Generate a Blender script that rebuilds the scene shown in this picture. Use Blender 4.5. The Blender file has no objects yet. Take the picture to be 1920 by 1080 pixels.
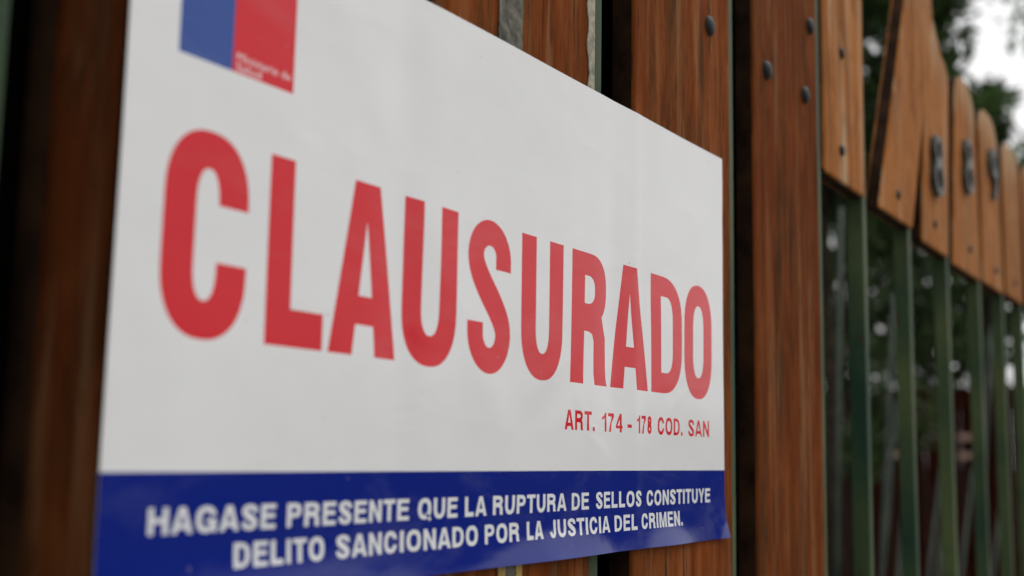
import bpy, bmesh, math, random
import numpy as np
from mathutils import Vector, Matrix
from mathutils.geometry import delaunay_2d_cdt, tessellate_polygon

R = math.radians
random.seed(7)
rng = np.random.default_rng(11)
sc = bpy.context.scene
COL = sc.collection
EYE = 1.30                      # camera height; heights measured from it are written e(z)

# ------------------------------------------------------------------ camera
cam = bpy.data.cameras.new('camera')
cam_o = bpy.data.objects.new('camera', cam)
COL.objects.link(cam_o)
cam.sensor_width = 36.0
cam.sensor_fit = 'HORIZONTAL'
cam.lens = 42.35
cam.clip_start = 0.01
cam.clip_end = 2000
cr = Vector((0.52910127, -0.84837422, 0.01769256))
cu = Vector((-0.12559448, -0.05767433, 0.9904038))
cf = Vector((0.83921265, 0.526246, 0.13706669))
m = Matrix((cr, cu, -cf)).transposed().to_4x4()
m.translation = Vector((0, -0.28, EYE))
cam_o.matrix_world = m
cam.dof.use_dof = True
cam.dof.focus_distance = 0.605
cam.dof.aperture_fstop = 6.7
cam.dof.aperture_blades = 0
sc.camera = cam_o

# ------------------------------------------------------------------ sky, sun, exposure
SUN_EL, SUN_AZ = R(50), R(58)           # azimuth measured from the street direction (-y) towards +x
sun_dir = Vector((math.sin(SUN_AZ) * math.cos(SUN_EL), -math.cos(SUN_AZ) * math.cos(SUN_EL), math.sin(SUN_EL)))
w = bpy.data.worlds.new('World')
sc.world = w
w.use_nodes = True
nt = w.node_tree
bg = nt.nodes['Background']
sky = nt.nodes.new('ShaderNodeTexSky')
sky.sky_type = 'NISHITA'
sky.sun_disc = False
sky.sun_elevation = SUN_EL
sky.sun_rotation = math.atan2(sun_dir.x, sun_dir.y)
sky.air_density = 1.0
sky.dust_density = 4.0
hsv = nt.nodes.new('ShaderNodeHueSaturation')
hsv.inputs['Saturation'].default_value = 0.15
nt.links.new(sky.outputs[0], hsv.inputs['Color'])
wt = nt.nodes.new('ShaderNodeTexCoord')
wn = nt.nodes.new('ShaderNodeTexNoise')
wn.inputs['Scale'].default_value = 2.2
wn.inputs['Detail'].default_value = 4
nt.links.new(wt.outputs['Generated'], wn.inputs['Vector'])
wr = nt.nodes.new('ShaderNodeMapRange')
wr.inputs['To Min'].default_value = 8.6
wr.inputs['To Max'].default_value = 11.0
nt.links.new(wn.outputs[0], wr.inputs['Value'])
wm = nt.nodes.new('ShaderNodeMix')
wm.data_type = 'RGBA'
wm.inputs[0].default_value = 0.8
nt.links.new(hsv.outputs[0], wm.inputs[6])
nt.links.new(wr.outputs[0], wm.inputs[7])
nt.links.new(wm.outputs[2], bg.inputs['Color'])
bg.inputs['Strength'].default_value = 0.112

sun = bpy.data.lights.new('sun', 'SUN')
sun.energy = 1.2
sun.angle = R(35)
sun.color = (1.0, 0.97, 0.92)
sun_o = bpy.data.objects.new('sun', sun)
COL.objects.link(sun_o)
sun_o.rotation_euler = (-sun_dir).to_track_quat('-Z', 'Y').to_euler()
sun_o.location = (4, -6, 9)

sc.view_settings.view_transform = 'Standard'
sc.view_settings.look = 'None'
sc.view_settings.exposure = 0.0
sc.view_settings.gamma = 1.0
sc.view_settings.use_curve_mapping = False


# ------------------------------------------------------------------ helpers
def e(z):
    return EYE + z


def tag(o, label=None, cat=None, group=None, kind=None):
    for k, v in (('label', label), ('category', cat), ('group', group), ('kind', kind)):
        if v:
            o[k] = v
    return o


def empty(name, loc=(0, 0, 0)):
    o = bpy.data.objects.new(name, None)
    o.empty_display_size = 0.05
    o.location = loc
    COL.objects.link(o)
    return o


def obj(name, me, mat=None, parent=None, loc=(0, 0, 0)):
    o = bpy.data.objects.new(name, me)
    o.location = loc
    COL.objects.link(o)
    if mat and not me.materials:
        me.materials.append(mat)
    if parent:
        o.parent = parent
    return o


def mesh_of(name, verts, faces, smooth=False):
    me = bpy.data.meshes.new(name)
    me.from_pydata([tuple(map(float, v)) for v in verts], [], [tuple(map(int, f)) for f in faces])
    me.update()
    if smooth:
        me.shade_smooth()
    return me


def bm_mesh(name, bm, smooth=False):
    me = bpy.data.meshes.new(name)
    bmesh.ops.recalc_face_normals(bm, faces=bm.faces[:])
    bm.to_mesh(me)
    bm.free()
    if smooth:
        me.shade_smooth()
    return me


def box_mesh(name, x0, x1, y0, y1, z0, z1, bev=0.0, seg=2):
    bm = bmesh.new()
    bmesh.ops.create_cube(bm, size=1.0)
    for v in bm.verts:
        v.co = Vector(((x0 + x1) / 2 + v.co.x * (x1 - x0), (y0 + y1) / 2 + v.co.y * (y1 - y0), (z0 + z1) / 2 + v.co.z * (z1 - z0)))
    if bev:
        bmesh.ops.bevel(bm, geom=bm.edges[:], offset=bev, segments=seg, affect='EDGES', profile=0.6)
    return bm_mesh(name, bm)


def outline_mesh(name, pts, y0, y1, bev=0.0015):
    """board cut to an outline in the fence plane (x, z); the face at y0 looks at the street"""
    bm = bmesh.new()
    vs = [bm.verts.new((x, y0, z)) for x, z in pts]
    f = bm.faces.new(vs)
    r = bmesh.ops.extrude_face_region(bm, geom=[f])
    for v in r['geom']:
        if isinstance(v, bmesh.types.BMVert):
            v.co.y = y1
    bmesh.ops.recalc_face_normals(bm, faces=bm.faces[:])
    ed = [ed for ed in bm.edges if ed.calc_face_angle(0) > 0.6]
    if bev:
        bmesh.ops.bevel(bm, geom=ed, offset=bev, segments=2, affect='EDGES', profile=0.55)
    return bm_mesh(name, bm)


def extrude_loops(name, loops, y0, y1):
    v3 = [[Vector((x, z, 0)) for x, z in lp] for lp in loops]
    tris = tessellate_polygon(v3)
    flat = [p for lp in loops for p in lp]
    n = len(flat)
    verts = [(x, y0, z) for x, z in flat] + [(x, y1, z) for x, z in flat]
    faces = [t for t in tris] + [(t[2] + n, t[1] + n, t[0] + n) for t in tris]
    k = 0
    for lp in loops:
        c = len(lp)
        for i in range(c):
            a, b = k + i, k + (i + 1) % c
            faces.append((a, b, b + n, a + n))
        k += c
    bm = bmesh.new()
    bv = [bm.verts.new(v) for v in verts]
    for f in faces:
        try:
            bm.faces.new([bv[i] for i in f])
        except ValueError:
            pass
    return bm_mesh(name, bm)


def lathe_mesh(name, prof, n=20):
    """profile (radius, y): axis along -y, used for bolt heads"""
    verts, faces = [], []
    for r_, y in prof:
        for i in range(n):
            a = 2 * math.pi * i / n
            verts.append((r_ * math.cos(a), y, r_ * math.sin(a)))
    for j in range(len(prof) - 1):
        for i in range(n):
            faces.append((j * n + i, j * n + (i + 1) % n, (j + 1) * n + (i + 1) % n, (j + 1) * n + i))
    faces.append(tuple(range((len(prof) - 1) * n, len(prof) * n)))
    return mesh_of(name, verts, faces, True)


# ------------------------------------------------------------------ materials
def new_mat(name):
    mt = bpy.data.materials.new(name)
    mt.use_nodes = True
    n = mt.node_tree
    return mt, n, n.nodes['Principled BSDF']


def N(n, t, **kw):
    o = n.nodes.new(t)
    for k, v in kw.items():
        if k in o.inputs:
            o.inputs[k].default_value = v
        else:
            setattr(o, k, v)
    return o


def ramp(n, src, stops):
    r_ = n.nodes.new('ShaderNodeValToRGB')
    el = r_.color_ramp.elements
    while len(el) < len(stops):
        el.new(0.5)
    for q, (p, c) in zip(el, stops):
        q.position = p
        q.color = (*c, 1) if len(c) == 3 else c
    n.links.new(src, r_.inputs[0])
    return r_


def mixc(n, fac, a, b, mode='MIX'):
    x = n.nodes.new('ShaderNodeMix')
    x.data_type = 'RGBA'
    x.blend_type = mode
    for s, i in ((fac, 0), (a, 6), (b, 7)):
        if hasattr(s, 'is_linked'):
            n.links.new(s, x.inputs[i])
        else:
            x.inputs[i].default_value = s if i == 0 else (*s, 1)
    return x.outputs[2]


def wood(name, dark, mid, light, rough=0.4, grey=(0.3, 0.27, 0.22), grey_amt=0.3, stain=(0.04, 0.05, 0.03), stain_amt=0.3, bump=0.25, spec=0.3, worn_top=0.0):
    mt, n, b = new_mat(name)
    tc = N(n, 'ShaderNodeTexCoord')
    oi = N(n, 'ShaderNodeObjectInfo')
    mul = N(n, 'ShaderNodeVectorMath', operation='SCALE')
    cx = N(n, 'ShaderNodeCombineXYZ')
    for i in range(3):
        n.links.new(oi.outputs['Random'], cx.inputs[i])
    n.links.new(cx.outputs[0], mul.inputs[0])
    mul.inputs['Scale'].default_value = 23.0
    add = N(n, 'ShaderNodeVectorMath', operation='ADD')
    n.links.new(tc.outputs['Object'], add.inputs[0])
    n.links.new(mul.outputs[0], add.inputs[1])

    def noise(sx, sz, scale, detail, ro=0.6, dist=0.0):
        mp = N(n, 'ShaderNodeMapping')
        mp.inputs['Scale'].default_value = (sx, sx, sz)
        n.links.new(add.outputs[0], mp.inputs[0])
        t = N(n, 'ShaderNodeTexNoise', Scale=scale, Detail=detail, Roughness=ro, Distortion=dist)
        n.links.new(mp.outputs[0], t.inputs['Vector'])
        return t.outputs[0]
    fine = noise(110, 13, 2.5, 8, 0.7, 0.5)
    streak = noise(42, 3.4, 2.2, 6, 0.66, 0.8)
    broad = noise(11, 2.6, 2.0, 5, 0.6, 0.9)
    mp = N(n, 'ShaderNodeMapping')
    mp.inputs['Scale'].default_value = (1, 1, 0.045)
    n.links.new(add.outputs[0], mp.inputs[0])
    wv = N(n, 'ShaderNodeTexWave', Scale=28.0, Distortion=9.0, Detail=3.0)
    wv.inputs['Detail Scale'].default_value = 1.4
    wv.bands_direction = 'X'
    n.links.new(mp.outputs[0], wv.inputs['Vector'])
    s1 = mixc(n, 0.36, streak, fine)
    s2 = mixc(n, 0.12, s1, wv.outputs[0])
    s3 = mixc(n, 0.40, s2, broad)
    c = ramp(n, s3, [(0.32, dark), (0.50, mid), (0.69, light)]).outputs[0]
    # dark blotches of old stain with a shape of their own
    f1 = ramp(n, noise(26, 3.0, 2.0, 5, 0.6, 0.5), [(0.47, (0, 0, 0)), (0.66, (stain_amt,) * 3)]).outputs[0]
    c = mixc(n, f1, c, stain)
    # worn, greyed wood where the varnish has gone
    f2 = ramp(n, noise(38, 2.2, 2.0, 6, 0.7, 0.3), [(0.52, (0, 0, 0)), (0.68, (grey_amt,) * 3)]).outputs[0]
    c = mixc(n, f2, c, grey)
    # blotchy, uneven varnish
    f4 = ramp(n, noise(22, 7, 2.0, 5, 0.65, 0.7), [(0.45, (0, 0, 0)), (0.64, (0.38,) * 3)]).outputs[0]
    c = mixc(n, f4, c, tuple(q * 1.2 for q in light))
    # knots
    mk = N(n, 'ShaderNodeMapping')
    mk.inputs['Scale'].default_value = (13, 13, 3.6)
    n.links.new(add.outputs[0], mk.inputs[0])
    vk = N(n, 'ShaderNodeTexVoronoi', Scale=1.0)
    n.links.new(mk.outputs[0], vk.inputs['Vector'])
    kd = N(n, 'ShaderNodeMath', operation='ADD')
    n.links.new(vk.outputs['Distance'], kd.inputs[0])
    sc_ = N(n, 'ShaderNodeMath', operation='MULTIPLY')
    n.links.new(streak, sc_.inputs[0])
    sc_.inputs[1].default_value = 0.16
    n.links.new(sc_.outputs[0], kd.inputs[1])
    f5 = ramp(n, kd.outputs[0], [(0.12, (0.85,) * 3), (0.24, (0, 0, 0))]).outputs[0]
    c = mixc(n, f5, c, tuple(q * 0.6 for q in dark))
    if worn_top:
        sg = N(n, 'ShaderNodeSeparateXYZ')
        n.links.new(tc.outputs['Generated'], sg.inputs[0])
        ad = N(n, 'ShaderNodeMath', operation='ADD')
        n.links.new(sg.outputs[2], ad.inputs[0])
        n.links.new(broad, ad.inputs[1])
        mr6 = N(n, 'ShaderNodeMapRange')
        mr6.inputs['From Min'].default_value = 1.28
        mr6.inputs['From Max'].default_value = 1.52
        mr6.inputs['To Max'].default_value = worn_top
        n.links.new(ad.outputs[0], mr6.inputs['Value'])
        c = mixc(n, mr6.outputs[0], c, grey)
    # pores
    f3 = ramp(n, noise(260, 22, 2.0, 2, 0.5), [(0.30, (0.55,) * 3), (0.40, (0, 0, 0))]).outputs[0]
    c = mixc(n, f3, c, tuple(q * 0.35 for q in dark))
    # board to board tone
    hs = N(n, 'ShaderNodeHueSaturation')
    mr = N(n, 'ShaderNodeMapRange')
    mr.inputs['To Min'].default_value = 0.90
    mr.inputs['To Max'].default_value = 1.12
    n.links.new(oi.outputs['Random'], mr.inputs['Value'])
    n.links.new(mr.outputs[0], hs.inputs['Value'])
    c = mixc(n, 1.0, c, oi.outputs['Color'], 'MULTIPLY')
    n.links.new(c, hs.inputs['Color'])
    n.links.new(hs.outputs[0], b.inputs['Base Color'])
    b.inputs['Specular IOR Level'].default_value = spec
    rr = N(n, 'ShaderNodeMapRange')
    rr.inputs['To Min'].default_value = rough - 0.1
    rr.inputs['To Max'].default_value = rough + 0.25
    n.links.new(s1, rr.inputs['Value'])
    n.links.new(rr.outputs[0], b.inputs['Roughness'])
    bp = N(n, 'ShaderNodeBump', Strength=bump, Distance=0.002)
    n.links.new(s2, bp.inputs['Height'])
    n.links.new(bp.outputs[0], b.inputs['Normal'])
    return mt


def add_rust(mt):
    """small chips and rust freckles over a painted metal"""
    n = mt.node_tree
    b = n.nodes['Principled BSDF']
    src = b.inputs['Base Color'].links[0].from_socket
    vec = [l.from_socket for l in n.links if l.to_node.type == 'TEX_NOISE' and l.to_socket.name == 'Vector'][0]
    mp = N(n, 'ShaderNodeMapping')
    mp.inputs['Scale'].default_value = (1, 1, 0.35)
    n.links.new(vec, mp.inputs[0])
    t = N(n, 'ShaderNodeTexNoise', Scale=85.0, Detail=4, Roughness=0.6)
    n.links.new(mp.outputs[0], t.inputs['Vector'])
    f = ramp(n, t.outputs[0], [(0.62, (0, 0, 0)), (0.70, (0.85,) * 3)]).outputs[0]
    n.links.new(mixc(n, f, src, (0.055, 0.030, 0.016)), b.inputs['Base Color'])


def simple(name, col, rough=0.5, metal=0.0, var=0.25, scale=30.0, bump=0.0, col2=None, spec=0.5, vary=False):
    mt, n, b = new_mat(name)
    tc = N(n, 'ShaderNodeTexCoord')
    t = N(n, 'ShaderNodeTexNoise', Scale=scale, Detail=6, Roughness=0.6)
    if vary:
        oi = N(n, 'ShaderNodeObjectInfo')
        ml = N(n, 'ShaderNodeMath', operation='MULTIPLY')
        n.links.new(oi.outputs['Random'], ml.inputs[0])
        ml.inputs[1].default_value = 37.0
        va = N(n, 'ShaderNodeVectorMath', operation='ADD')
        n.links.new(tc.outputs['Object'], va.inputs[0])
        n.links.new(ml.outputs[0], va.inputs[1])
        n.links.new(va.outputs[0], t.inputs['Vector'])
    else:
        n.links.new(tc.outputs['Object'], t.inputs['Vector'])
    lo = tuple(max(0, q * (1 - var)) for q in col)
    hi = col2 or tuple(min(1, q * (1 + var)) for q in col)
    r_ = ramp(n, t.outputs[0], [(0.35, lo), (0.66, hi)])
    n.links.new(r_.outputs[0], b.inputs['Base Color'])
    b.inputs['Roughness'].default_value = rough
    b.inputs['Metallic'].default_value = metal
    b.inputs['Specular IOR Level'].default_value = spec
    if bump:
        bp = N(n, 'ShaderNodeBump', Strength=bump, Distance=0.001)
        n.links.new(t.outputs[0], bp.inputs['Height'])
        n.links.new(bp.outputs[0], b.inputs['Normal'])
    return mt


def print_mat(name, col, rough=0.10):
    """glossy coated poster paper and its inks: faint blotches, dust and creases in the gloss"""
    mt, n, b = new_mat(name)
    tc = N(n, 'ShaderNodeTexCoord')
    t = N(n, 'ShaderNodeTexNoise', Scale=14.0, Detail=5, Roughness=0.6)
    n.links.new(tc.outputs['Object'], t.inputs['Vector'])
    r_ = ramp(n, t.outputs[0], [(0.3, tuple(q * 0.95 for q in col)), (0.7, col)])
    sp = N(n, 'ShaderNodeTexNoise', Scale=220.0, Detail=2)
    n.links.new(tc.outputs['Object'], sp.inputs['Vector'])
    f = ramp(n, sp.outputs[0], [(0.76, (0, 0, 0)), (0.82, (0.5,) * 3)]).outputs[0]
    c = mixc(n, f, r_.outputs[0], (0.35, 0.33, 0.30))
    # rubbed dust and drip smears
    md = N(n, 'ShaderNodeMapping')
    md.inputs['Scale'].default_value = (1.0, 1.0, 2.6)
    md.inputs['Rotation'].default_value = (0, -0.35, 0)
    n.links.new(tc.outputs['Object'], md.inputs[0])
    td = N(n, 'ShaderNodeTexNoise', Scale=9.0, Detail=7, Roughness=0.68, Distortion=0.5)
    n.links.new(md.outputs[0], td.inputs['Vector'])
    fd = ramp(n, td.outputs[0], [(0.50, (0, 0, 0)), (0.78, (0.11,) * 3)]).outputs[0]
    c = mixc(n, fd, c, (0.50, 0.49, 0.46))
    n.links.new(c, b.inputs['Base Color'])
    mr = N(n, 'ShaderNodeMapRange')
    mr.inputs['From Min'].default_value = 0.35
    mr.inputs['From Max'].default_value = 0.75
    mr.inputs['To Min'].default_value = rough - 0.04
    mr.inputs['To Max'].default_value = rough + 0.16
    n.links.new(td.outputs[0], mr.inputs['Value'])
    n.links.new(mr.outputs[0], b.inputs['Roughness'])
    b.inputs['Specular IOR Level'].default_value = 0.27
    mp = N(n, 'ShaderNodeMapping')
    mp.inputs['Scale'].default_value = (1.0, 1.0, 1.6)
    mp.inputs['Rotation'].default_value = (0, 0.5, 0)
    n.links.new(tc.outputs['Object'], mp.inputs[0])
    t2 = N(n, 'ShaderNodeTexNoise', Scale=16.0, Detail=2, Roughness=0.45, Distortion=0.8)
    n.links.new(mp.outputs[0], t2.inputs['Vector'])
    bp = N(n, 'ShaderNodeBump', Strength=0.14, Distance=0.004)
    n.links.new(t2.outputs[0], bp.inputs['Height'])
    n.links.new(bp.outputs[0], b.inputs['Normal'])
    return mt


M = {}
M['plank'] = wood('varnished_red_brown_wood', (0.070, 0.0185, 0.0042), (0.148, 0.0365, 0.0084), (0.225, 0.068, 0.0185), rough=0.6, grey=(0.31, 0.185, 0.095), grey_amt=0.5, stain_amt=0.75, stain=(0.052, 0.027, 0.010), bump=0.4, spec=0.01)
M['board'] = wood('weathered_tan_wood', (0.17, 0.054, 0.012), (0.31, 0.110, 0.028), (0.43, 0.178, 0.056), rough=0.65, grey=(0.46, 0.33, 0.20), grey_amt=0.8, stain=(0.12, 0.050, 0.016), stain_amt=0.6, bump=0.4, spec=0.03, worn_top=0.7)
M['edge'] = simple('shade_painted_edge', (0.026, 0.012, 0.006), 0.9, 0, 0.6, 40.0, 0.4, spec=0.1)  # near-black board sides: shade between boards put into the colour
M['gap_shade'] = simple('gap_shade_black', (0.010, 0.010, 0.008), 0.95, 0, 0.3, 60.0, 0.2, spec=0.1)  # black colour stands in for the shade behind the plank gaps
M['tube'] = simple('green_painted_steel', (0.026, 0.080, 0.048), 0.55, 0.0, 0.5, 7.0, 0.3, col2=(0.078, 0.102, 0.040), spec=0.15, vary=True)
add_rust(M['tube'])
M['bolt'] = simple('dark_zinc_bolt', (0.012, 0.0125, 0.012), 0.6, 0.0, 0.4, 120.0, 0.2, spec=0.25)
M['digit'] = simple('dull_grey_metal', (0.05, 0.053, 0.045), 0.5, 0.2, 0.5, 60.0, 0.2)
M['moss'] = simple('grey_green_weathered_strip', (0.055, 0.055, 0.040), 0.85, 0, 0.6, 160.0, 0.6, col2=(0.16, 0.15, 0.11))
M['pale'] = simple('pale_peeling_paint', (0.30, 0.27, 0.20), 0.8, 0, 0.45, 180.0, 0.6)
M['yellow'] = simple('old_yellow_paint', (0.36, 0.22, 0.05), 0.6, 0, 0.35, 120.0, 0.3)
M['paper'] = print_mat('coated_white_paper', (0.80, 0.80, 0.805))
M['red'] = print_mat('red_ink', (0.68, 0.013, 0.024))
M['navy'] = print_mat('dark_blue_ink', (0.008, 0.020, 0.215))
M['crest_blue'] = print_mat('mid_blue_ink', (0.030, 0.080, 0.33))
M['white_ink'] = print_mat('white_ink', (0.78, 0.79, 0.80))
M['bark'] = simple('bark', (0.030, 0.024, 0.017), 0.95, 0, 0.5, 20.0, 0.8, spec=0.1)
M['soil'] = simple('soil_and_litter', (0.06, 0.048, 0.03), 0.95, 0, 0.5, 6.0, 0.6, col2=(0.07, 0.085, 0.035))
M['asphalt'] = simple('asphalt', (0.05, 0.05, 0.05), 0.85, 0, 0.25, 40.0, 0.3)
M['concrete'] = simple('pavement_concrete', (0.28, 0.27, 0.25), 0.85, 0, 0.2, 12.0, 0.3)
M['rear'] = simple('dark_red_stained_boards', (0.022, 0.0045, 0.0022), 0.95, 0, 0.4, 8.0, 0.3, spec=0.05, vary=True)
M['rail'] = simple('pale_pinkish_rail', (0.42, 0.26, 0.21), 0.7, 0, 0.2, 15.0)
M['stake'] = simple('grey_green_stake', (0.014, 0.040, 0.028), 0.5, 0, 0.4, 6.0, 0.1, col2=(0.07, 0.09, 0.068), spec=0.2)


def leaf_mat(name, a, b_):
    mt, n, b = new_mat(name)
    gi = N(n, 'ShaderNodeNewGeometry')
    r_ = ramp(n, gi.outputs['Random Per Island'], [(0.0, a), (1.0, b_)])
    n.links.new(r_.outputs[0], b.inputs['Base Color'])
    b.inputs['Roughness'].default_value = 0.6
    b.inputs['Specular IOR Level'].default_value = 0.25
    tr = N(n, 'ShaderNodeBsdfTranslucent')
    n.links.new(r_.outputs[0], tr.inputs['Color'])
    mx = N(n, 'ShaderNodeMixShader')
    mx.inputs[0].default_value = 0.3
    n.links.new(b.outputs[0], mx.inputs[1])
    n.links.new(tr.outputs[0], mx.inputs[2])
    n.links.new(mx.outputs[0], n.nodes['Material Output'].inputs['Surface'])
    return mt


M['leaf_dark'] = leaf_mat('dark_leaves', (0.008, 0.016, 0.005), (0.048, 0.088, 0.020))
M['leaf_mid'] = leaf_mat('mid_green_leaves', (0.035, 0.075, 0.018), (0.10, 0.17, 0.04))

# ------------------------------------------------------------------ ground, pavement, street
g = box_mesh('ground', -400, 400, -400, 400, -0.5, 0.0)
tag(obj('ground', g, M['soil']), kind='structure')
g = box_mesh('pavement', -60, 60, -2.6, -0.06, -0.2, 0.05, 0.01)
tag(obj('pavement', g, M['concrete']), kind='structure')
g = box_mesh('road', -60, 60, -9.0, -2.62, -0.3, 0.012)
tag(obj('road', g, M['asphalt']), kind='structure')


# ------------------------------------------------------------------ fence and gate
TUBE_W, TUBE_D, TUBE_Y = 0.0095, 0.017, 0.002
TH = 0.013
TOP = e(0.44)
BOT = 0.09
bolt_me = lathe_mesh('bolt', [(0.0067, 0.0), (0.0064, -0.0011), (0.0053, -0.0024), (0.0034, -0.0032), (0.0014, -0.0035)])
bolt_me.materials.append(M['bolt'])
screw_me = lathe_mesh('bolt', [(0.0050, 0.0), (0.0048, -0.0010), (0.0036, -0.0022), (0.0015, -0.0026)], 14)
screw_me.materials.append(M['bolt'])


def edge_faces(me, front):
    """all sawn edges of a board carry near-black painted shade, front and back the varnished wood"""
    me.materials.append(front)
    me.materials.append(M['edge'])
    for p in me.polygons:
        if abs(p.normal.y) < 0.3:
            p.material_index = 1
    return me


def plank_mesh(wd, z0, z1, seed):
    """sawn plank with slightly wavering edges; origin at its left foot on the front plane"""
    rs = random.Random(seed)
    nz = 46
    ph = [rs.uniform(0, 6.28) for _ in range(6)]
    prof = lambda t, k: 0.0006 * math.sin(5.1 * t + ph[k]) + 0.0004 * math.sin(17 * t + ph[k + 1])
    pts_l, pts_r = [], []
    bev = 0.0018
    verts, faces = [], []
    for j in range(nz + 1):
        z = z0 + (z1 - z0) * j / nz
        l = prof(z, 0)
        r_ = wd + prof(z, 2)
        bow = 0.0004 * math.sin(3 * z + ph[4])
        ring = [(l + bev, bow), (r_ - bev, bow), (r_ - bev * 0.3, bow + bev * 0.3), (r_, bow + bev), (r_, TH), (l, TH), (l, bow + bev), (l + bev * 0.3, bow + bev * 0.3)]
        verts += [(x, y, z) for x, y in ring]
    for j in range(nz):
        for i in range(8):
            a, b = j * 8 + i, j * 8 + (i + 1) % 8
            faces.append((a, b, b + 8, a + 8))
    faces.append(tuple(reversed(range(8))))
    faces.append(tuple(range(nz * 8, nz * 8 + 8)))
    me = mesh_of('plank', verts, faces)
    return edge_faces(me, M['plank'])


def rounded_top(xl0, xr0, z0, xl1, xr1, z1, r1=0.03, slope=0.0, n=7):
    """board outline: foot edge at z0, top at z1 with rounded shoulders; slope lowers the right shoulder"""
    pts = [(xl0, z0), (xr0, z0)]
    zr = z1 - slope
    for i in range(n + 1):
        a = i / n * math.pi / 2
        pts.append((xr1 - r1 + r1 * math.cos(a), zr - r1 + r1 * math.sin(a)))
    for i in range(n + 1):
        a = math.pi / 2 + i / n * math.pi / 2
        pts.append((xl1 + r1 + r1 * math.cos(a), z1 - r1 + r1 * math.sin(a)))
    return pts


fence = empty('plank_fence', (0.30, 0, 0.09))
tag(fence, 'closed fence of red-brown vertical planks edged with green steel behind the poster', 'fence')
FO = Vector(fence.location)


def add_bolts(parent, plist, me, yfront, base):
    for x, z in plist:
        b = obj('bolt', me, None, parent, (x - base[0], yfront - base[1], z - base[2]))
        b.rotation_euler = (0, random.uniform(0, 6), 0)


plank_lefts = [0.748 - 0.182 * k for k in range(0, 9)]
plank_lefts[1] = 0.566
plank_lefts[2] = 0.384
plank_lefts[3] = 0.207
plank_lefts[4] = 0.0435
bolts = {0: [(0.772, e(0.266)), (0.853, e(0.270)), (0.867, e(0.328))], 1: [(0.670, e(0.265))]}
planks = []
for k, x in enumerate(plank_lefts):
    wd = {0: 0.137, 1: 0.138, 2: 0.1385}.get(k, 0.138 if k > 3 else 0.142)
    pl = obj('plank', plank_mesh(wd, BOT, TOP, k + 3), M['plank'], fence, (x - FO.x, -FO.y, -FO.z))
    planks.append(pl)
    tn = {0: 0.82, 1: 1.12, 2: 0.95}.get(k, 0.30)       # left planks: light falloff at that side put into the colour
    pl.color = (tn, tn, tn, 1)
    bl = bolts.get(k, []) + [(x + 0.03, e(-0.9)), (x + 0.105, e(-0.9))] + ([(x + 0.07, e(0.34))] if k > 1 else [])
    add_bolts(pl, bl, bolt_me, 0.0, (x, 0, 0))
    t = box_mesh('steel_edge', 0, TUBE_W, TUBE_Y, TUBE_Y + TUBE_D, 0.05, TOP - 0.01, 0.001)
    obj('steel_edge', t, M['tube'], fence, (x + wd + 0.0012 - FO.x, -FO.y, -FO.z))
for z in (e(-0.9), e(0.33)):
    r_ = box_mesh('rail', -0.75, 0.89, 0.020, 0.045, z - 0.02, z + 0.02, 0.002)
    obj('rail', r_, M['tube'], fence, (-FO.x, -FO.y, -FO.z))


obj('gap_shade_sheet', box_mesh('gap_shade_sheet', -0.76, 0.892, 0.0455, 0.049, 0.06, TOP - 0.03, 0.001), M['gap_shade'], fence, (-FO.x, -FO.y, -FO.z))  # added black sheet that paints the plank gaps as deep shade

# drying cracks running from the bolt of the plank beside the poster
def crack(parent, x, z0, z1, base):
    n = 10
    verts, faces = [], []
    for j in range(n + 1):
        t = j / n
        w_ = 0.0007 * math.sin(math.pi * min(1, t * 1.1)) * (1 - 0.6 * t) + 0.00008
        cx_ = x - base + 0.0006 * math.sin(9 * t)
        z = z0 + (z1 - z0) * t
        verts += [(cx_ - w_, -0.00055, z), (cx_ + w_, -0.00055, z)]
    faces = [(2 * j, 2 * j + 1, 2 * j + 3, 2 * j + 2) for j in range(n)]
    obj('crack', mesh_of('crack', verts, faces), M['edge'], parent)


crack(planks[1], 0.6695, e(0.272), e(0.284), plank_lefts[1])
crack(planks[1], 0.6705, e(0.258), e(0.244), plank_lefts[1])
crack(planks[1], 0.6300, e(-0.045), e(-0.16), plank_lefts[1])
crack(planks[1], 0.6060, e(-0.045), e(-0.12), plank_lefts[1])
crack(planks[0], 0.8180, e(0.19), e(0.06), plank_lefts[0])

# old strips of paint and weathering on the plank under the poster
def ragged_strip(name, x0, x1, z0, z1, y, jag_l, jag_r, seed):
    rs = random.Random(seed)
    n = max(6, int((z1 - z0) / 0.004))
    verts, faces = [], []
    jl = jr = 0.0
    for j in range(n + 1):
        z = z0 + (z1 - z0) * j / n
        jl = 0.75 * jl + rs.uniform(-1, 1) * jag_l
        jr = 0.75 * jr + rs.uniform(-1, 1) * jag_r
        verts += [(x0 + jl, y, z), (x1 + jr, y, z), (x1 + jr, y + 0.0006, z), (x0 + jl, y + 0.0006, z)]
    for j in range(n):
        for i in range(4):
            a, b = j * 4 + i, j * 4 + (i + 1) % 4
            faces.append((a, b, b + 4, a + 4))
    faces += [(3, 2, 1, 0), tuple(range(n * 4, n * 4 + 4))]
    return mesh_of(name, verts, faces)


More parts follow.
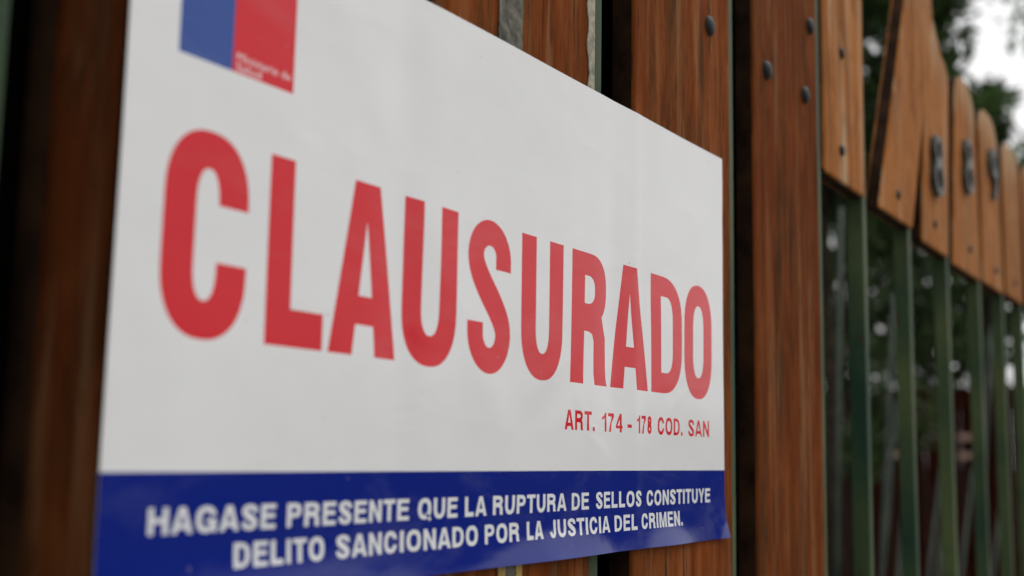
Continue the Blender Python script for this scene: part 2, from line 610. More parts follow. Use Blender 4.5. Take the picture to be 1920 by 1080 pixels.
pa = planks[2]
px = plank_lefts[2]
obj('weathered_strip', ragged_strip('weathered_strip', 0.431 - px, 0.451 - px, e(0.17), e(0.43), -0.0007, 0.0003, 0.0003, 1), M['moss'], pa)
obj('weathered_strip', ragged_strip('weathered_strip', 0.4445 - px, 0.4525 - px, e(-0.30), e(-0.035), -0.0007, 0.0003, 0.0003, 2), M['moss'], pa)
obj('paint_stripe', ragged_strip('paint_stripe', 0.4385 - px, 0.4440 - px, e(-0.28), e(-0.035), -0.0008, 0.0002, 0.0003, 3), M['yellow'], pa)
obj('paint_stripe', ragged_strip('paint_stripe', 0.4530 - px, 0.4580 - px, e(-0.26), e(-0.035), -0.0008, 0.0003, 0.0002, 4), M['yellow'], pa)
obj('peeling_edge', ragged_strip('peeling_edge', 0.5135 - px, 0.5205 - px, e(0.17), e(0.43), -0.0007, 0.0012, 0.0001, 5), M['pale'], pa)

gate = empty('garden_gate', (0.90, 0, 0.05))
tag(gate, 'gate of green steel bars topped by short tan boards with rounded tops', 'gate')
GO = Vector(gate.location)
boards = [
    # outline, front y, bolts
    (rounded_top(0.899, 1.010, e(0.222), 0.903, 1.016, e(0.50), 0.03), 0.0, [(0.948, e(0.331)), (0.943, e(0.248))]),
    (rounded_top(1.044, 1.160, e(0.220), 1.168, 1.272, e(0.505), 0.035), -0.003, [(1.106, e(0.243))]),
    (rounded_top(1.211, 1.325, e(0.217), 1.250, 1.352, e(0.475), 0.030, 0.035), 0.0, [(1.263, e(0.243))]),
    (rounded_top(1.349, 1.498, e(0.214), 1.384, 1.492, e(0.445), 0.045), 0.0, [(1.435, e(0.243))]),
    (rounded_top(1.514, 1.643, e(0.216), 1.518, 1.634, e(0.440), 0.045), 0.0, [(1.588, e(0.240))]),
    (rounded_top(1.664, 1.786, e(0.219), 1.668, 1.800, e(0.432), 0.045), 0.0, [(1.725, e(0.242))]),
]
x = 1.825
for k in range(7):
    boards.append((rounded_top(x, x + 0.122, e(0.219), x, x + 0.122, e(0.435), 0.045), 0.0, [(x + 0.06, e(0.243))]))
    x += 0.158
for k, (pts, yf, bl) in enumerate(boards):
    x0 = pts[0][0]
    me = outline_mesh('board', [(a - x0, c) for a, c in pts], 0.0, TH + 0.002, 0.0022)
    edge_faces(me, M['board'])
    bd = obj('board', me, M['board'], gate, (x0 - GO.x, yf - GO.y, -GO.z))
    add_bolts(bd, bl, screw_me, yf, (x0, yf, 0))
    xr = pts[1][0] + 0.0012
    if k == 1:
        xr = 1.1635
    if k == 3:
        xr = 1.4955
    t = box_mesh('bar', 0, TUBE_W + 0.002, TUBE_Y + 0.001, TUBE_Y + 0.0150, 0.06, e(0.30 if k else 0.46), 0.001)
    obj('bar', t, M['tube'], gate, (xr - GO.x, -GO.y, -GO.z))
for z in (0.12, e(0.262)):
    r_ = box_mesh('rail', 0.905, 2.94, 0.0175, 0.040, z - 0.018, z + 0.018, 0.002)
    obj('rail', r_, M['tube'], gate, (-GO.x, -GO.y, -GO.z))


# ------------------------------------------------------------------ house number
def ell(cx, cz, rx, rz, n=22, a0=0.0, a1=2 * math.pi, closed=True):
    return [(cx + rx * math.cos(a0 + (a1 - a0) * i / n), cz + rz * math.sin(a0 + (a1 - a0) * i / n)) for i in range(n if closed else n + 1)]


def digit_loops(d):
    if d == 8:
        out = ell(0, -0.014, 0.0195, 0.0185, 18, R(145), R(395), False) + ell(0, 0.0165, 0.0165, 0.0155, 18, R(-40), R(220), False)
        return [out, ell(0, -0.014, 0.0128, 0.0120, 16), ell(0, 0.0165, 0.0105, 0.0097, 16)]
    out = ell(0, 0.0125, 0.0185, 0.0195, 20, R(0), R(300), False)
    out += [(0.006, -0.010), (-0.004, -0.0325), (0.007, -0.0325), (0.0165, -0.004)]
    return [out, ell(0, 0.0125, 0.0098, 0.0108, 16)]


for x, z, d, lab in ((1.268, 0.305, 8, 'grey metal digit eight nearest the leaning board'),
                     (1.424, 0.338, 8, 'grey metal digit eight between the other two house digits'),
                     (1.577, 0.362, 9, 'grey metal digit nine, farthest of the house digits')):
    me = extrude_loops('house_number', digit_loops(d), -0.0065, -0.0004)
    o = obj('house_number', me, M['digit'], None, (x, 0.0, e(z)))
    tag(o, lab, 'house number', 'metal house number digits on the gate')


# ------------------------------------------------------------------ poster
PX0, PX1, PZ0, PZ1 = 0.230, 0.690, -0.047, 0.185
BAND = -0.007


def g_(x, c, s):
    return np.exp(-((x - c) / s) ** 2)


def sheet_y(x, z):
    """depth of the glued sheet in front of the planks (negative is towards the street)"""
    y = -0.0017 - 0.00030 * np.sin(x * 21 + 0.6) * np.cos(z * 13 - 0.4) - 0.0002 * np.sin(x * 47 - z * 33)
    y = y + 0.0010 * g_(x, 0.545, 0.013) * (0.7 + 0.3 * np.sin(z * 25)) + 0.0008 * g_(x, 0.366, 0.012) - 0.0003 * g_(x, 0.570, 0.004)
    y = y - 0.0003 * g_(x * 0.8 + z * 0.6, 0.36, 0.012) + 0.0002 * g_(x * 0.5 - z * 0.86, 0.22, 0.010)
    amp = 1.05 * g_(x, 0.488, 0.062) + 0.9 * g_(x, 0.612, 0.030) + 1.0 * g_(x, 0.696, 0.016) + 0.8 * g_(x, 0.31, 0.07)
    h = np.clip(-0.029 - z, 0, None)
    y = y - amp * 9.0 * h * h
    return y


def outline_shift(x, z):
    u = (x - PX0) / (PX1 - PX0)
    v = np.clip((z - 0.10) / 0.085, 0, 1)
    dz = -0.004 * (1 - u) * v
    dx = 0.004 * g_(x, PX1, 0.012) * np.clip((-0.020 - z) / 0.027, 0, 1)
    return (x + dx) * 0.9945, (z + dz) * 0.9945


# ---- lettering: condensed grotesque capitals, drawn as outlines
def arc(cx, cy, rx, ry, a0, a1, n=9, p=2.3):
    out = []
    for i in range(n + 1):
        a = R(a0 + (a1 - a0) * i / n)
        c, s = math.cos(a), math.sin(a)
        out.append((cx + rx * math.copysign(abs(c) ** (2 / p), c), cy + ry * math.copysign(abs(s) ** (2 / p), s)))
    return out


def stroke(sp, th):
    """outline of a spine with per-point thickness"""
    L, Rr = [], []
    n = len(sp)
    for i in range(n):
        a, b = sp[max(0, i - 1)], sp[min(n - 1, i + 1)]
        dx, dy = b[0] - a[0], b[1] - a[1]
        l = math.hypot(dx, dy)
        nx, ny = -dy / l, dx / l
        t = th[i] / 2
        L.append((sp[i][0] + nx * t, sp[i][1] + ny * t))
        Rr.append((sp[i][0] - nx * t, sp[i][1] - ny * t))
    return L + Rr[::-1]


def round_box(x0, x1, y0, y1, rx, ry, n=8):
    return arc(x1 - rx, y1 - ry, rx, ry, 0, 90, n) + arc(x0 + rx, y1 - ry, rx, ry, 90, 180, n) + arc(x0 + rx, y0 + ry, rx, ry, 180, 270, n) + arc(x1 - rx, y0 + ry, rx, ry, 270, 360, n)


def glyph(ch, W, H, T, B, n=8):
    ro = min(0.5 * H, 0.62 * W)
    T = min(T, 0.42 * W) if ch not in 'I.-1' else T
    iw = (W - 2 * T) / 2
    ri = min(max(ro - B, 0.3 * ro), 0.5 * H - B)
    if ch in 'OQ':
        lp = [round_box(0, W, -0.015 * H, 1.015 * H, W / 2, ro, n), round_box(T, W - T, B, H - B, iw, ri, n)]
        if ch == 'Q':
            lp.append([(W * 0.52, 0.26 * H), (W * 0.68, 0.33 * H), (W * 1.02, 0.0), (W * 0.88, -0.10 * H)])
        return lp
    if ch == 'D':
        return [[(0, 0), (0, H)] + arc(W - 0.62 * W, H - ro, 0.62 * W, ro, 90, 0, n) + arc(W - 0.62 * W, ro, 0.62 * W, ro, 0, -90, n),
                [(T, B), (T, H - B)] + arc(W - T - iw * 1.1, H - B - ri * .9, iw * 1.1, ri * .9, 90, 0, n) + arc(W - T - iw * 1.1, B + ri * .9, iw * 1.1, ri * .9, 0, -90, n)]
    if ch in 'CG':
        yt, yb = 0.655 * H, (0.37 if ch == 'C' else 0.0) * H
        out = [(W, yt)] + arc(W / 2, 1.015 * H - ro, W / 2, ro, 0, 180, 2 * n) + arc(W / 2, ro - 0.015 * H, W / 2, ro, 180, 360 if ch == 'C' else 300, 2 * n)
        inn_top = arc(W / 2, H - B - ri, iw, ri, 180, 0, 2 * n) + [(W - T, yt)]
        if ch == 'C':
            out += [(W, yb), (W - T, yb)] + arc(W / 2, B + ri, iw, ri, 360, 180, 2 * n) + inn_top
        else:
            out += [(W * 0.82, 0.10 * H), (W * 0.84, 0), (W, 0), (W, 0.52 * H), (W * 0.5, 0.52 * H), (W * 0.5, 0.36 * H), (W - T, 0.36 * H), (W - T, 0.30 * H)] + arc(W / 2, B + ri, iw, ri, 345, 180, 2 * n) + inn_top
        return [out]
    if ch == 'U':
        return [[(0, H), (0, ro)] + arc(W / 2, ro - 0.015 * H, W / 2, ro, 180, 360, 2 * n) + [(W, H), (W - T, H)] + arc(W / 2, B + ri, iw, ri, 360, 180, 2 * n) + [(T, H)]]
    if ch == 'J':
        return [[(W, H), (W, ro)] + arc(W / 2, ro - 0.015 * H, W / 2, ro, 0, -180, 2 * n) + [(0, 0.33 * H), (T * .9, 0.33 * H)] + arc(W / 2, B + ri, iw, ri, -180, 0, 2 * n) + [(W - T, H)]]
    if ch == 'L':
        return [[(0, 0), (0, H), (T, H), (T, B * 1.15), (W, B * 1.15), (W, 0)]]
    if ch == 'I':
        return [[(0, 0), (0, H), (W, H), (W, 0)]]
    if ch == '.':
        return [[(0, 0), (0, B * 1.15), (W, B * 1.15), (W, 0)]]
    if ch == '-':
        return [[(0, 0.28 * H), (0, 0.28 * H + B), (W, 0.28 * H + B), (W, 0.28 * H)]]
    if ch == 'E':
        q = 0.5 * B
        return [[(0, 0), (0, H), (W, H), (W, H - B), (T, H - B), (T, 0.53 * H + q), (W * .93, 0.53 * H + q), (W * .93, 0.53 * H - q), (T, 0.53 * H - q), (T, B), (W, B), (W, 0)]]
    if ch == 'T':
        return [[(0, H), (W, H), (W, H - B), (W / 2 + T / 2, H - B), (W / 2 + T / 2, 0), (W / 2 - T / 2, 0), (W / 2 - T / 2, H - B), (0, H - B)]]
    if ch == 'H':
        q = 0.5 * B
        return [[(0, 0), (0, H), (T, H), (T, .52 * H + q), (W - T, .52 * H + q), (W - T, H), (W, H), (W, 0), (W - T, 0), (W - T, .52 * H - q), (T, .52 * H - q), (T, 0)]]
    if ch == 'N':
        return [[(0, 0), (0, H), (T, H), (W - T, 0.36 * H), (W - T, H), (W, H), (W, 0), (W - T, 0), (T, 0.64 * H), (T, 0)]]
    if ch == 'M':
        s = T * 0.9
        return [[(0, 0), (0, H), (1.3 * s, H), (W / 2, 0.30 * H), (W - 1.3 * s, H), (W, H), (W, 0), (W - s, 0), (W - s, 0.74 * H), (W / 2 + .45 * s, 0), (W / 2 - .45 * s, 0), (s, 0.74 * H), (s, 0)]]
    if ch == 'Y':
        return [[(0, H), (T * 1.1, H), (W / 2, 0.56 * H), (W - T * 1.1, H), (W, H), (W / 2 + T / 2, 0.40 * H), (W / 2 + T / 2, 0), (W / 2 - T / 2, 0), (W / 2 - T / 2, 0.40 * H)]]
    if ch == 'A':
        ap = T * 1.15
        a1, a2 = W / 2 - ap / 2, W / 2 + ap / 2
        tf = T * 1.04
        xl = lambda y: tf + (W / 2 - tf) * y / (0.80 * H)
        xr = lambda y: W - xl(y)
        b0, b1 = 0.175 * H, 0.175 * H + B * 0.95
        ya = 0.775 * H
        return [[(0, 0), (a1, H), (a2, H), (W, 0), (W - tf, 0), (xr(b0), b0), (xl(b0), b0), (tf, 0)], [(xl(b1), b1), (xr(b1), b1), ((xl(ya) + xr(ya)) / 2, ya)]]
    if ch in 'PR':
        yb = 0.455 * H if ch == 'R' else 0.40 * H
        rx, ry = 0.45 * W, min(0.5 * (H - yb), 0.42 * W)
        xe = W * (0.96 if ch == 'R' else 1.0)
        top = [(0, 0), (0, H)] + arc(xe - rx, H - ry, rx, ry, 90, 0, n)
        hx = (xe - 2 * T) * 0.7 + 1e-6
        hr = 0.5 * (H - B - (yb + B * .9)) * 0.85
        hole = [(T, yb + B * .9), (T, H - B)] + arc(xe - T - hx, H - B - hr, hx, hr, 90, 0, n) + arc(xe - T - hx, yb + B * .9 + hr, hx, hr, 0, -90, n)
        if ch == 'P':
            return [top + arc(xe - rx, yb + ry, rx, ry, 0, -90, n) + [(T, yb), (T, 0)], hole]
        leg = arc(xe - rx * .9, yb + ry * 1.05, rx * .9, ry * .95, 0, -50, n // 2) + [(W * .90, .435 * H), (W * .95, .37 * H), (W * .955, .12 * H), (W * .975, .04 * H), (W, 0), (W - T * 1.05, 0), (W * .955 - T, .08 * H), (W * .95 - T, .33 * H), (W * .90 - T, .385 * H), (W * .80 - T, .40 * H), (T, .40 * H), (T, 0)]
        return [top + leg, hole]
    if ch == 'S':
        t2, b2 = T / 2, B / 2
        rx = W / 2 - t2
        rt, rb = min(0.25 * H - b2, ro), min(0.27 * H - b2, ro)
        sp, th = [(W - t2, 0.69 * H)], [T]
        for i in range(2 * n + 1):
            a = R(0 + 180 * i / (2 * n))
            sp.append((W / 2 + rx * math.cos(a), H + .015 * H - b2 - rt + rt * math.sin(a)))
            th.append(T + (B - T) * math.sin(a))
        yA, yB = H + .015 * H - b2 - rt, b2 - .015 * H + rb
        for i in range(1, 2 * n):
            q = i / (2 * n)
            s = q * q * (3 - 2 * q)
            sp.append((t2 + (W - T) * s, yA + (yB - yA) * q))
            th.append(T * (1 + 0.10 * math.sin(math.pi * q)))
        for i in range(2 * n + 1):
            a = R(0 - 180 * i / (2 * n))
            sp.append((W / 2 + rx * math.cos(a), b2 - .015 * H + rb + rb * math.sin(a)))
            th.append(T + (B - T) * abs(math.sin(a)))
        sp.append((t2, 0.32 * H))
        th.append(T)
        return [stroke(sp, th)]
    if ch == '1':
        return [[(W - T, 0), (W - T, 0.70 * H), (W * .1, 0.60 * H), (W * .1, 0.75 * H), (W * .55, 0.86 * H), (W - T * .8, H), (W, H), (W, 0)]]
    if ch == '7':
        return [[(0, H), (W, H), (W, H - B), (W * .62, 0.5 * H), (W * .48, 0), (W * .48 - T, 0), (W * .36, .45 * H), (W - T * 1.1, H - B), (0, H - B)]]
    if ch == '4':
        return [[(W * .58, 0), (W * .58, .21 * H), (0, .21 * H), (0, .36 * H), (W * .58, H), (W * .58 + T * .95, H), (W * .58 + T * .95, .36 * H), (W, .36 * H), (W, .21 * H), (W * .58 + T * .95, .21 * H), (W * .58 + T * .95, 0)], [(W * .58, .36 * H), (W * .58, .72 * H), (W * .24, .36 * H)]]
    if ch == '8':
        return [round_box(0, W, -.01 * H, .56 * H, W / 2, .28 * H, n)[:1] * 0 + arc(W / 2, .275 * H, W / 2, .285 * H, 150, 390, 2 * n, 2.0) + arc(W / 2, .76 * H, W * .46, .25 * H, -35, 215, 2 * n, 2.0),
                arc(W / 2, .275 * H, W / 2 - T, .275 * H - B, 0, 345, 2 * n, 2.0), arc(W / 2, .76 * H, W * .46 - T, .24 * H - B, 0, 345, 2 * n, 2.0)]
    return []


ADV = dict(A=.72, C=.72, D=.72, E=.66, G=.78, H=.72, I=.29, J=.56, L=.61, M=.84, N=.72, O=.78, P=.67, Q=.78, R=.73, S=.67, T=.62, U=.72, Y=.67)
ADV.update({'.': .28, '-': .33, '1': .50, '7': .55, '4': .57, '8': .56})


def word(text, x0, x1, zb, H, T, B):
    """letters of a word spread over x0..x1; returns one loop list per letter"""
    if len(text) > 1:
        x1 -= 0.0011
    tot = sum(ADV[c] for c in text) - 0.10
    k = (x1 - x0) / tot
    x = x0 - 0.05 * k
    out = []
    for c in text:
        a = ADV[c] * k
        sb = (0.028 if c in 'ATY' else 0.062) * k
        W = a - 2 * sb
        if c in 'I.':
            W = min(W, T * 1.05)
            sb = (a - W) / 2
        out.append([[(x + sb + px_, zb + pz_) for px_, pz_ in lp] for lp in glyph(c, W, H, T, B, 4)])
        x += a
    return out


groups = []          # (part name, material key, loops, parent part)
T_, B_ = 0.0128, 0.0112
for ch, x0, x1, t in (('C', .247, .283, .0132), ('L', .2925, .321, .0126), ('A', .324, .364, .0128), ('U', .3672, .4035, .0122), ('S', .4115, .4455, .0122), ('U', .4545, .4920, .0128), ('R', .5005, .5390, .0132), ('A', .5430, .5840, .0130), ('D', .5880, .6280, .0126), ('O', .6312, .6720, .0128)):
    lp = glyph(ch, x1 - x0, 0.0645, t, B_, 10)
    groups.append(('headline_letter', 'red', [[(x0 + a, 0.0347 + c) for a, c in l] for l in lp], 'sheet'))
art, warn = [], []
for tx, x0, x1 in (('ART.', .496, .527), ('174', .533, .557), ('-', .5605, .5655), ('178', .5700, .5900), ('COD.', .5960, .6305), ('SAN', .6370, .6685)):
    for lp in word(tx, x0, x1, 0.0122, 0.0094, 0.0021, 0.0017):
        art += [lp]
for tx, x0, x1 in (('HAGASE', .248, .303), ('PRESENTE', .307, .377), ('QUE', .381, .409), ('LA', .413, .430), ('RUPTURA', .434, .499), ('DE', .503, .521), ('SELLOS', .527, .578), ('CONSTITUYE', .583, .669)):
    warn += word(tx, x0, x1, -0.0254, 0.0080, 0.00215, 0.00155)
for tx, x0, x1 in (('DELITO', .283, .328), ('SANCIONADO', .333, .424), ('POR', .428, .457), ('LA', .462, .477), ('JUSTICIA', .482, .543), ('DEL', .547, .573), ('CRIMEN.', .577, .630)):
    warn += word(tx, x0, x1, -0.0372, 0.0080, 0.00215, 0.00155)
groups.append(('article_lettering', 'red', art, 'sheet'))
groups.append(('warning_lettering', 'white_ink', warn, 'blue_band'))

# emblem words, taken from Blender's own built-in typeface
def font_loops(text, x0, x1, zb, size):
    cu_ = bpy.data.curves.new('t', 'FONT')
    cu_.body = text
    to = bpy.data.objects.new('t', cu_)
    COL.objects.link(to)
    dg = bpy.context.evaluated_depsgraph_get()
    c2 = to.to_curve(dg)
    loops = []
    for s in c2.splines:
        bp = s.bezier_points
        n = len(bp)
        lp = []
        for i in range(n):
            a, b = bp[i], bp[(i + 1) % n]
            for q in (0.0, 0.5):
                p = (1 - q) ** 3 * a.co + 3 * (1 - q) ** 2 * q * a.handle_right + 3 * (1 - q) * q * q * b.handle_left + q ** 3 * b.co
                lp.append((p.x, p.y))
        loops.append(lp)
    to.to_curve_clear()
    bpy.data.objects.remove(to)
    bpy.data.curves.remove(cu_)
    mx = max(p[0] for l in loops for p in l)
    return [[(x0 + p[0] / mx * (x1 - x0), zb + p[1] * size) for p in l] for l in loops]


emb = font_loops('Ministerio de', .2738, .2998, .1276, .0042) + font_loops('Salud', .2738, .2855, .1240, .0042)
groups.append(('emblem_lettering', 'white_ink', [emb], 'emblem_red'))
rect = lambda a, b, c, d_: [(a, c), (b, c), (b, d_), (a, d_)]
EZ0, EZ1 = .1232, .1715
# a letter entry is a list of loops; the headline's is a single glyph
for i, gq in enumerate(groups):
    if gq[0] == 'headline_letter':
        groups[i] = (gq[0], gq[1], [gq[2]], gq[3])

# ---- constrained triangulation of the sheet with all print outlines
V, E_ = [], []


def add_loop(lp):
    s = len(V)
    d = []
    for (ax, az), (bx_, bz_) in zip(lp, lp[1:] + lp[:1]):
        k = max(1, math.ceil(math.hypot(bx_ - ax, bz_ - az) / 0.003))
        d += [(ax + (bx_ - ax) * i / k, az + (bz_ - az) * i / k) for i in range(k)]
    lp = d
    V.extend(lp)
    n = len(lp)
    E_.extend((s + i, s + (i + 1) % n) for i in range(n))


xs = np.linspace(PX0, PX1, 93)
zs = np.concatenate([np.arange(PZ0, -0.0255, 0.0021), np.linspace(-0.0255, BAND, 6), np.linspace(BAND, PZ1, 50)[1:]])
add_loop(rect(PX0, PX1, PZ0, PZ1))
V.extend([(PX0, BAND), (PX1, BAND)])
E_.append((len(V) - 2, len(V) - 1))
add_loop(rect(.2493, .2722, EZ0, EZ1))
add_loop(rect(.2722, .3015, EZ0, EZ1))
for nm, mk, letters, par in groups:
    for lt in letters:
        for lp in lt:
            add_loop(lp)
for x in xs[1:-1]:
    for z in zs[1:-1]:
        V.append((float(x), float(z)))
for z in zs[1:-1]:
    V += [(PX0, float(z)), (PX1, float(z))]
for x in xs[1:-1]:
    V += [(float(x), PZ0), (float(x), PZ1)]
vo, eo, fo = delaunay_2d_cdt([Vector(v) for v in V], E_, [], 0, 1e-6)[:3]
P2 = np.array([(v.x, v.y) for v in vo])
F = np.array([f[:3] for f in fo])
C2 = P2[F].mean(axis=1)


def inside(pts, loops):
    r_ = np.zeros(len(pts), bool)
    for lp in loops:
        a = np.array(lp)
        b = np.roll(a, -1, 0)
        for (x0, y0), (x1, y1) in zip(a, b):
            if y0 == y1:
                continue
            c = ((y0 > pts[:, 1]) != (y1 > pts[:, 1])) & (pts[:, 0] < (x1 - x0) * (pts[:, 1] - y0) / (y1 - y0) + x0)
            r_ ^= c
    return r_


part = np.zeros(len(F), int)                    # 0 = white sheet
names = [('sheet', 'paper', None)]


def new_part(nm, mk, par, mask):
    names.append((nm, mk, par))
    part[mask] = len(names) - 1


new_part('blue_band', 'navy', None, C2[:, 1] < BAND)
new_part('emblem_blue', 'crest_blue', None, inside(C2, [rect(.2493, .2722, EZ0, EZ1)]))
new_part('emblem_red', 'red', None, inside(C2, [rect(.2722, .3015, EZ0, EZ1)]))
for nm, mk, letters, par in groups:
    mask = np.zeros(len(F), bool)
    for lt in letters:
        al = np.array([p for lp in lt for p in lp])
        lo, hi = al.min(0) - 1e-5, al.max(0) + 1e-5
        idx = np.where((C2 >= lo).all(1) & (C2 <= hi).all(1))[0]
        mask[idx[inside(C2[idx], lt)]] = True
    new_part(nm, mk, par, mask)

X, Z = outline_shift(P2[:, 0], P2[:, 1])
Y = sheet_y(P2[:, 0], P2[:, 1])
h_ = 1e-4
gx = (sheet_y(P2[:, 0] + h_, P2[:, 1]) - sheet_y(P2[:, 0] - h_, P2[:, 1])) / (2 * h_)
gz = (sheet_y(P2[:, 0], P2[:, 1] + h_) - sheet_y(P2[:, 0], P2[:, 1] - h_)) / (2 * h_)
NR = np.stack([gx, -np.ones_like(gx), gz], 1)
NR /= np.linalg.norm(NR, axis=1)[:, None]
PO = Vector((0.46, 0.0, e(PZ0)))
poster = empty('closure_poster', PO)
tag(poster, 'glossy white poster reading CLAUSURADO in red above a dark blue band, pasted across the planks', 'poster')
made = {}
for i, (nm, mk, par) in enumerate(names):
    f = F[part == i]
    if not len(f):
        continue
    u, inv = np.unique(f, return_inverse=True)
    f = inv.reshape(-1, 3)
    vv = np.stack([X[u] - PO.x, Y[u] - PO.y, Z[u] + EYE - PO.z], 1)
    # face the street
    a, b, c = vv[f[:, 0]], vv[f[:, 1]], vv[f[:, 2]]
    flip = np.cross(b - a, c - a)[:, 1] > 0
    f[flip] = f[flip][:, ::-1]
    me = mesh_of(nm, vv, f, True)
    me.normals_split_custom_set_from_vertices([tuple(q) for q in NR[u]])
    o = obj(nm, me, M[mk], made.get(par, poster) if par in ('blue_band', 'emblem_red') else poster)
    made[nm] = o
# the back of the paper
gx_, gz_ = np.meshgrid(xs, zs, indexing='ij')
bx, bz = outline_shift(gx_.ravel(), gz_.ravel())
by = sheet_y(gx_.ravel(), gz_.ravel()) + 0.0003
nzz = len(zs)
q = [(i * nzz + j, i * nzz + j + 1, (i + 1) * nzz + j + 1, (i + 1) * nzz + j) for i in range(len(xs) - 1) for j in range(nzz - 1)]
me = mesh_of('paper_back', np.stack([bx - PO.x, by, bz + EYE - PO.z], 1), q, True)
obj('paper_back', me, M['paper'], poster)


# ------------------------------------------------------------------ trees and shrubs behind the fence
def tube_path(pts, radii, n=8):
    verts, faces = [], []
    for k, (p, r_) in enumerate(zip(pts, radii)):
        d = (Vector(pts[min(k + 1, len(pts) - 1)]) - Vector(pts[max(k - 1, 0)])).normalized()
        a = d.orthogonal().normalized()
        b = d.cross(a)
        for i in range(n):
            t = 2 * math.pi * i / n
            verts.append(Vector(p) + (a * math.cos(t) + b * math.sin(t)) * r_)
    for k in range(len(pts) - 1):
        for i in range(n):
            faces.append((k * n + i, k * n + (i + 1) % n, (k + 1) * n + (i + 1) % n, (k + 1) * n + i))
    faces.append(tuple(reversed(range(n))))
    faces.append(tuple(range((len(pts) - 1) * n, len(pts) * n)))
    return verts, faces


def leaves_mesh(name, centres, radii, per, size, rg):
    """leaf-sized folded quads scattered in clumps"""
    cs = []
    for c, r_ in zip(centres, radii):
        d = rg.normal(size=(per, 3))
        d /= np.linalg.norm(d, axis=1)[:, None]
        cs.append(np.array(c) + d * (r_ * rg.uniform(0.25, 1.0, (per, 1)) ** 0.6) * np.array([1, 1, 0.8]))
    c = np.concatenate(cs)
    n = len(c)
    a = rg.normal(size=(n, 3))
    a /= np.linalg.norm(a, axis=1)[:, None]
    b = rg.normal(size=(n, 3))
    b -= (b * a).sum(1)[:, None] * a
    b /= np.linalg.norm(b, axis=1)[:, None]
    s = size * rg.uniform(0.6, 1.3, (n, 1))
    v = np.stack([c - a * s, c + b * s * 0.45, c + a * s, c - b * s * 0.45], 1).reshape(-1, 3)
    me = bpy.data.meshes.new(name)
    me.vertices.add(4 * n)
    me.vertices.foreach_set('co', v.astype(np.float32).ravel())
    me.loops.add(4 * n)
    me.loops.foreach_set('vertex_index', np.arange(4 * n, dtype=np.int32))
    me.polygons.add(n)
    me.polygons.foreach_set('loop_start', np.arange(0, 4 * n, 4, dtype=np.int32))
    me.update(calc_edges=True)
    return me


def tree(name, label, x, y, h, base, rx, ry, nclump, per, size, mat, seed, cat='tree', group=None, rclump=0.35, trunk=0.09):
    rg = np.random.default_rng(seed)
    root = empty(name, (x, y, 0))
    tag(root, label, cat, group)
    cz = (h + base) / 2
    rz = (h - base) / 2
    cent = []
    while len(cent) < nclump:
        p = rg.uniform(-1, 1, 3)
        l = np.linalg.norm(p)
        if l < 1 and (l > 0.35 or rg.random() < 0.3):
            cent.append((p[0] * rx, p[1] * ry, cz + p[2] * rz))
    rad = rg.uniform(0.55, 1.25, nclump) * rclump
    V_, F_ = tube_path([(0, 0, -0.05), (0.03, 0.02, h * .25), (-.04, .05, h * .55), (0.05, 0, h * .88)], [trunk, trunk * .8, trunk * .5, trunk * .15])
    for c in cent[::max(1, nclump // 14)]:
        z0 = max(base * 0.7, min(c[2] - 0.4 * rz * rg.uniform(.4, 1.2), h * 0.8))
        k = len(V_)
        v2, f2 = tube_path([(0, 0, z0), (c[0] * .5, c[1] * .5, z0 + (c[2] - z0) * .65), c], [trunk * .35, trunk * .22, trunk * .06], 6)
        V_ += v2
        F_ += [tuple(i + k for i in f) for f in f2]
    obj('trunk', mesh_of('trunk', V_, F_, True), M['bark'], root)
    obj('crown', leaves_mesh('crown', cent, rad, per, size, rg), M[mat], root)
    return root


# ray helper used to decide where in the garden each tree stands: pixel column of the photograph and distance
def spot(px_, dist):
    a = R(57.909) + math.atan((px_ - 960) / 2258.7)
    return dist * math.sin(a), -0.28 + dist * math.cos(a)


TG = 'trees in the garden beyond the gate'
x, y = spot(1640, 7.0)
tree('garden_tree', 'tall dark leafy tree rising behind the leaning gate board', x, y + 0.22, 5.6, 2.1, 1.3, 0.62, 60, 230, 0.055, 'leaf_dark', 21, group=TG, trunk=0.055)
x, y = spot(1625, 9.5)
tree('garden_tree', 'dense dark tree low behind the first gate bars', x, y + 0.1, 4.2, 1.2, 0.9, 0.55, 34, 120, 0.05, 'leaf_dark', 27, group=TG, rclump=0.28, trunk=0.05)
x, y = spot(1862, 12.5)
tree('garden_tree', 'dark tree whose rounded top shows low against the white sky', x, y, 5.45, 2.2, 0.8, 0.20, 30, 200, 0.055, 'leaf_dark', 22, group=TG, rclump=0.24)
x, y = spot(1985, 9.0)
tree('garden_tree', 'thin-leaved tree with twigs against the sky at the right edge', x, y, 5.2, 2.3, 1.0, 0.40, 18, 45, 0.05, 'leaf_mid', 23, group=TG, rclump=0.24, trunk=0.05)
x, y = spot(1740, 16.0)
tree('garden_tree', 'broad dark tree filling the garden far behind the green bars', x, y + 0.3, 4.9, 1.75, 1.9, 1.7, 72, 175, 0.075, 'leaf_dark', 31, group=TG, rclump=0.42)
for k, (sx, sy, sh) in enumerate(((-0.5, 0.75, 2.3), (0.35, 0.85, 2.5), (1.15, 1.15, 2.4), (2.1, 1.65, 2.5), (3.2, 2.2, 2.6))):
    tree('garden_shrub', ['dense dark shrub behind the far left planks', 'dense dark shrub behind the poster planks', 'dense dark shrub behind the nearest gate bars', 'second dark shrub behind the gate bars', 'deepest of the dark shrubs in the garden'][k],
         sx, sy, sh, 0.15, 0.5, 0.36, 46, 120, 0.035, 'leaf_dark', 40 + k, 'shrub', 'shrubs just inside the fence', 0.2, 0.03)

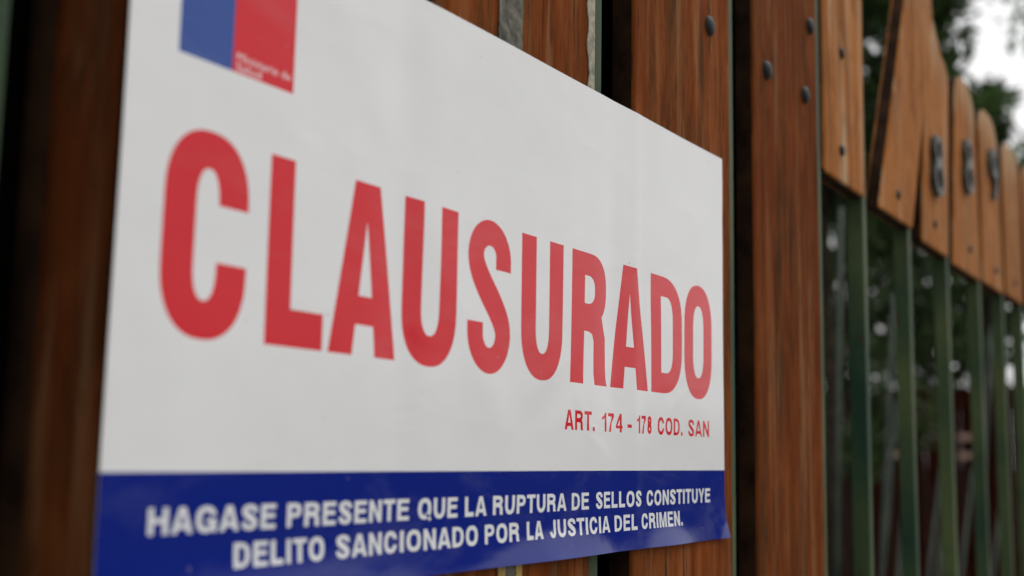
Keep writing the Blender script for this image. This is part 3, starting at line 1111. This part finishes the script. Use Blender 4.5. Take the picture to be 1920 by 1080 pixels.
# dark red board fence closing the garden, with two pale rails
rear = empty('rear_fence', (11.0, 2.2, 0))
tag(rear, 'dark red board fence at the back of the garden, seen between green bars', 'fence')
rb = box_mesh('board', 0, 0.02, 0, 0.145, 0.03, 1.93, 0.003)
for k in range(26):
    obj('board', rb, M['rear'], rear, (random.uniform(0, 0.006), -2.0 + k * 0.15, random.uniform(-0.02, 0.02)))
for z in (1.36, 1.52):
    for pa_, pb_ in ((1642, 1694), (1797, 1836)):
        ya_, yb_ = spot(pb_, 11.2)[1] - 2.2, spot(pa_, 11.2)[1] - 2.2
        r_ = box_mesh('rail', -0.05, -0.008, ya_, yb_, z - 0.022, z + 0.022, 0.003)
        obj('rail', r_, M['rail'], rear)

# leaning stakes among the plants inside the gate
for k, (pxt, zt, pxb, zb, dist) in enumerate(((1586, 1.75, 1562, 1.0, 2.2), (1684, 1.62, 1640, 1.0, 2.4), (1684, 1.42, 1640, 1.0, 2.5), (1690, 1.20, 1660, 0.9, 2.5), (1764, 1.30, 1722, 0.95, 2.9), (1762, 1.16, 1735, 0.9, 2.9), (1822, 1.29, 1786, 0.95, 3.3), (1872, 1.20, 1840, 0.9, 3.5), (1866, 1.66, 1832, 1.1, 3.4))):
    x1, y1 = spot(pxt, dist)
    x0, y0 = spot(pxb, dist)
    dx, dy = (x0 - x1) / (zt - zb), (y0 - y1) / (zt - zb)
    p0 = (x1 + dx * zt, y1 + dy * zt, 0.0)
    v, f = tube_path([(0, 0, 0.0), (x1 - p0[0], y1 - p0[1], zt)], [0.0042, 0.0038], 8)
    o = obj('garden_stake', mesh_of('garden_stake', v, f, True), M['stake'], None, p0)
    tag(o, ['leaning stake seen just right of the last full plank', 'tallest leaning stake between the first two gate bars', 'middle leaning stake between the first two gate bars', 'lowest leaning stake between the first two gate bars',
            'taller leaning stake between the second and third gate bars', 'shorter leaning stake between the second and third gate bars', 'leaning stake between the third and fourth gate bars', 'shorter leaning stake between the fourth and fifth gate bars', 'taller leaning stake between the fourth and fifth gate bars'][k],
        'stake', 'leaning stakes inside the gate')

# hedge along the far side of the street
hd = empty('hedge', (4, -14, 0))
tag(hd, 'long dense hedge along the far side of the street', 'hedge')
rg = np.random.default_rng(5)
hc = [(x, rg.uniform(-.3, .3), z) for x in np.arange(-30, 34, 0.55) for z in (0.4, 1.1, 1.8, 2.4 + 0.35 * math.sin(x * .7))]
obj('crown', leaves_mesh('crown', hc, [0.55] * len(hc), 40, 0.11, rg), M['leaf_dark'], hd)
obj('core', box_mesh('core', -30, 34, -0.25, 0.25, 0, 2.3, 0.1), M['bark'], hd)
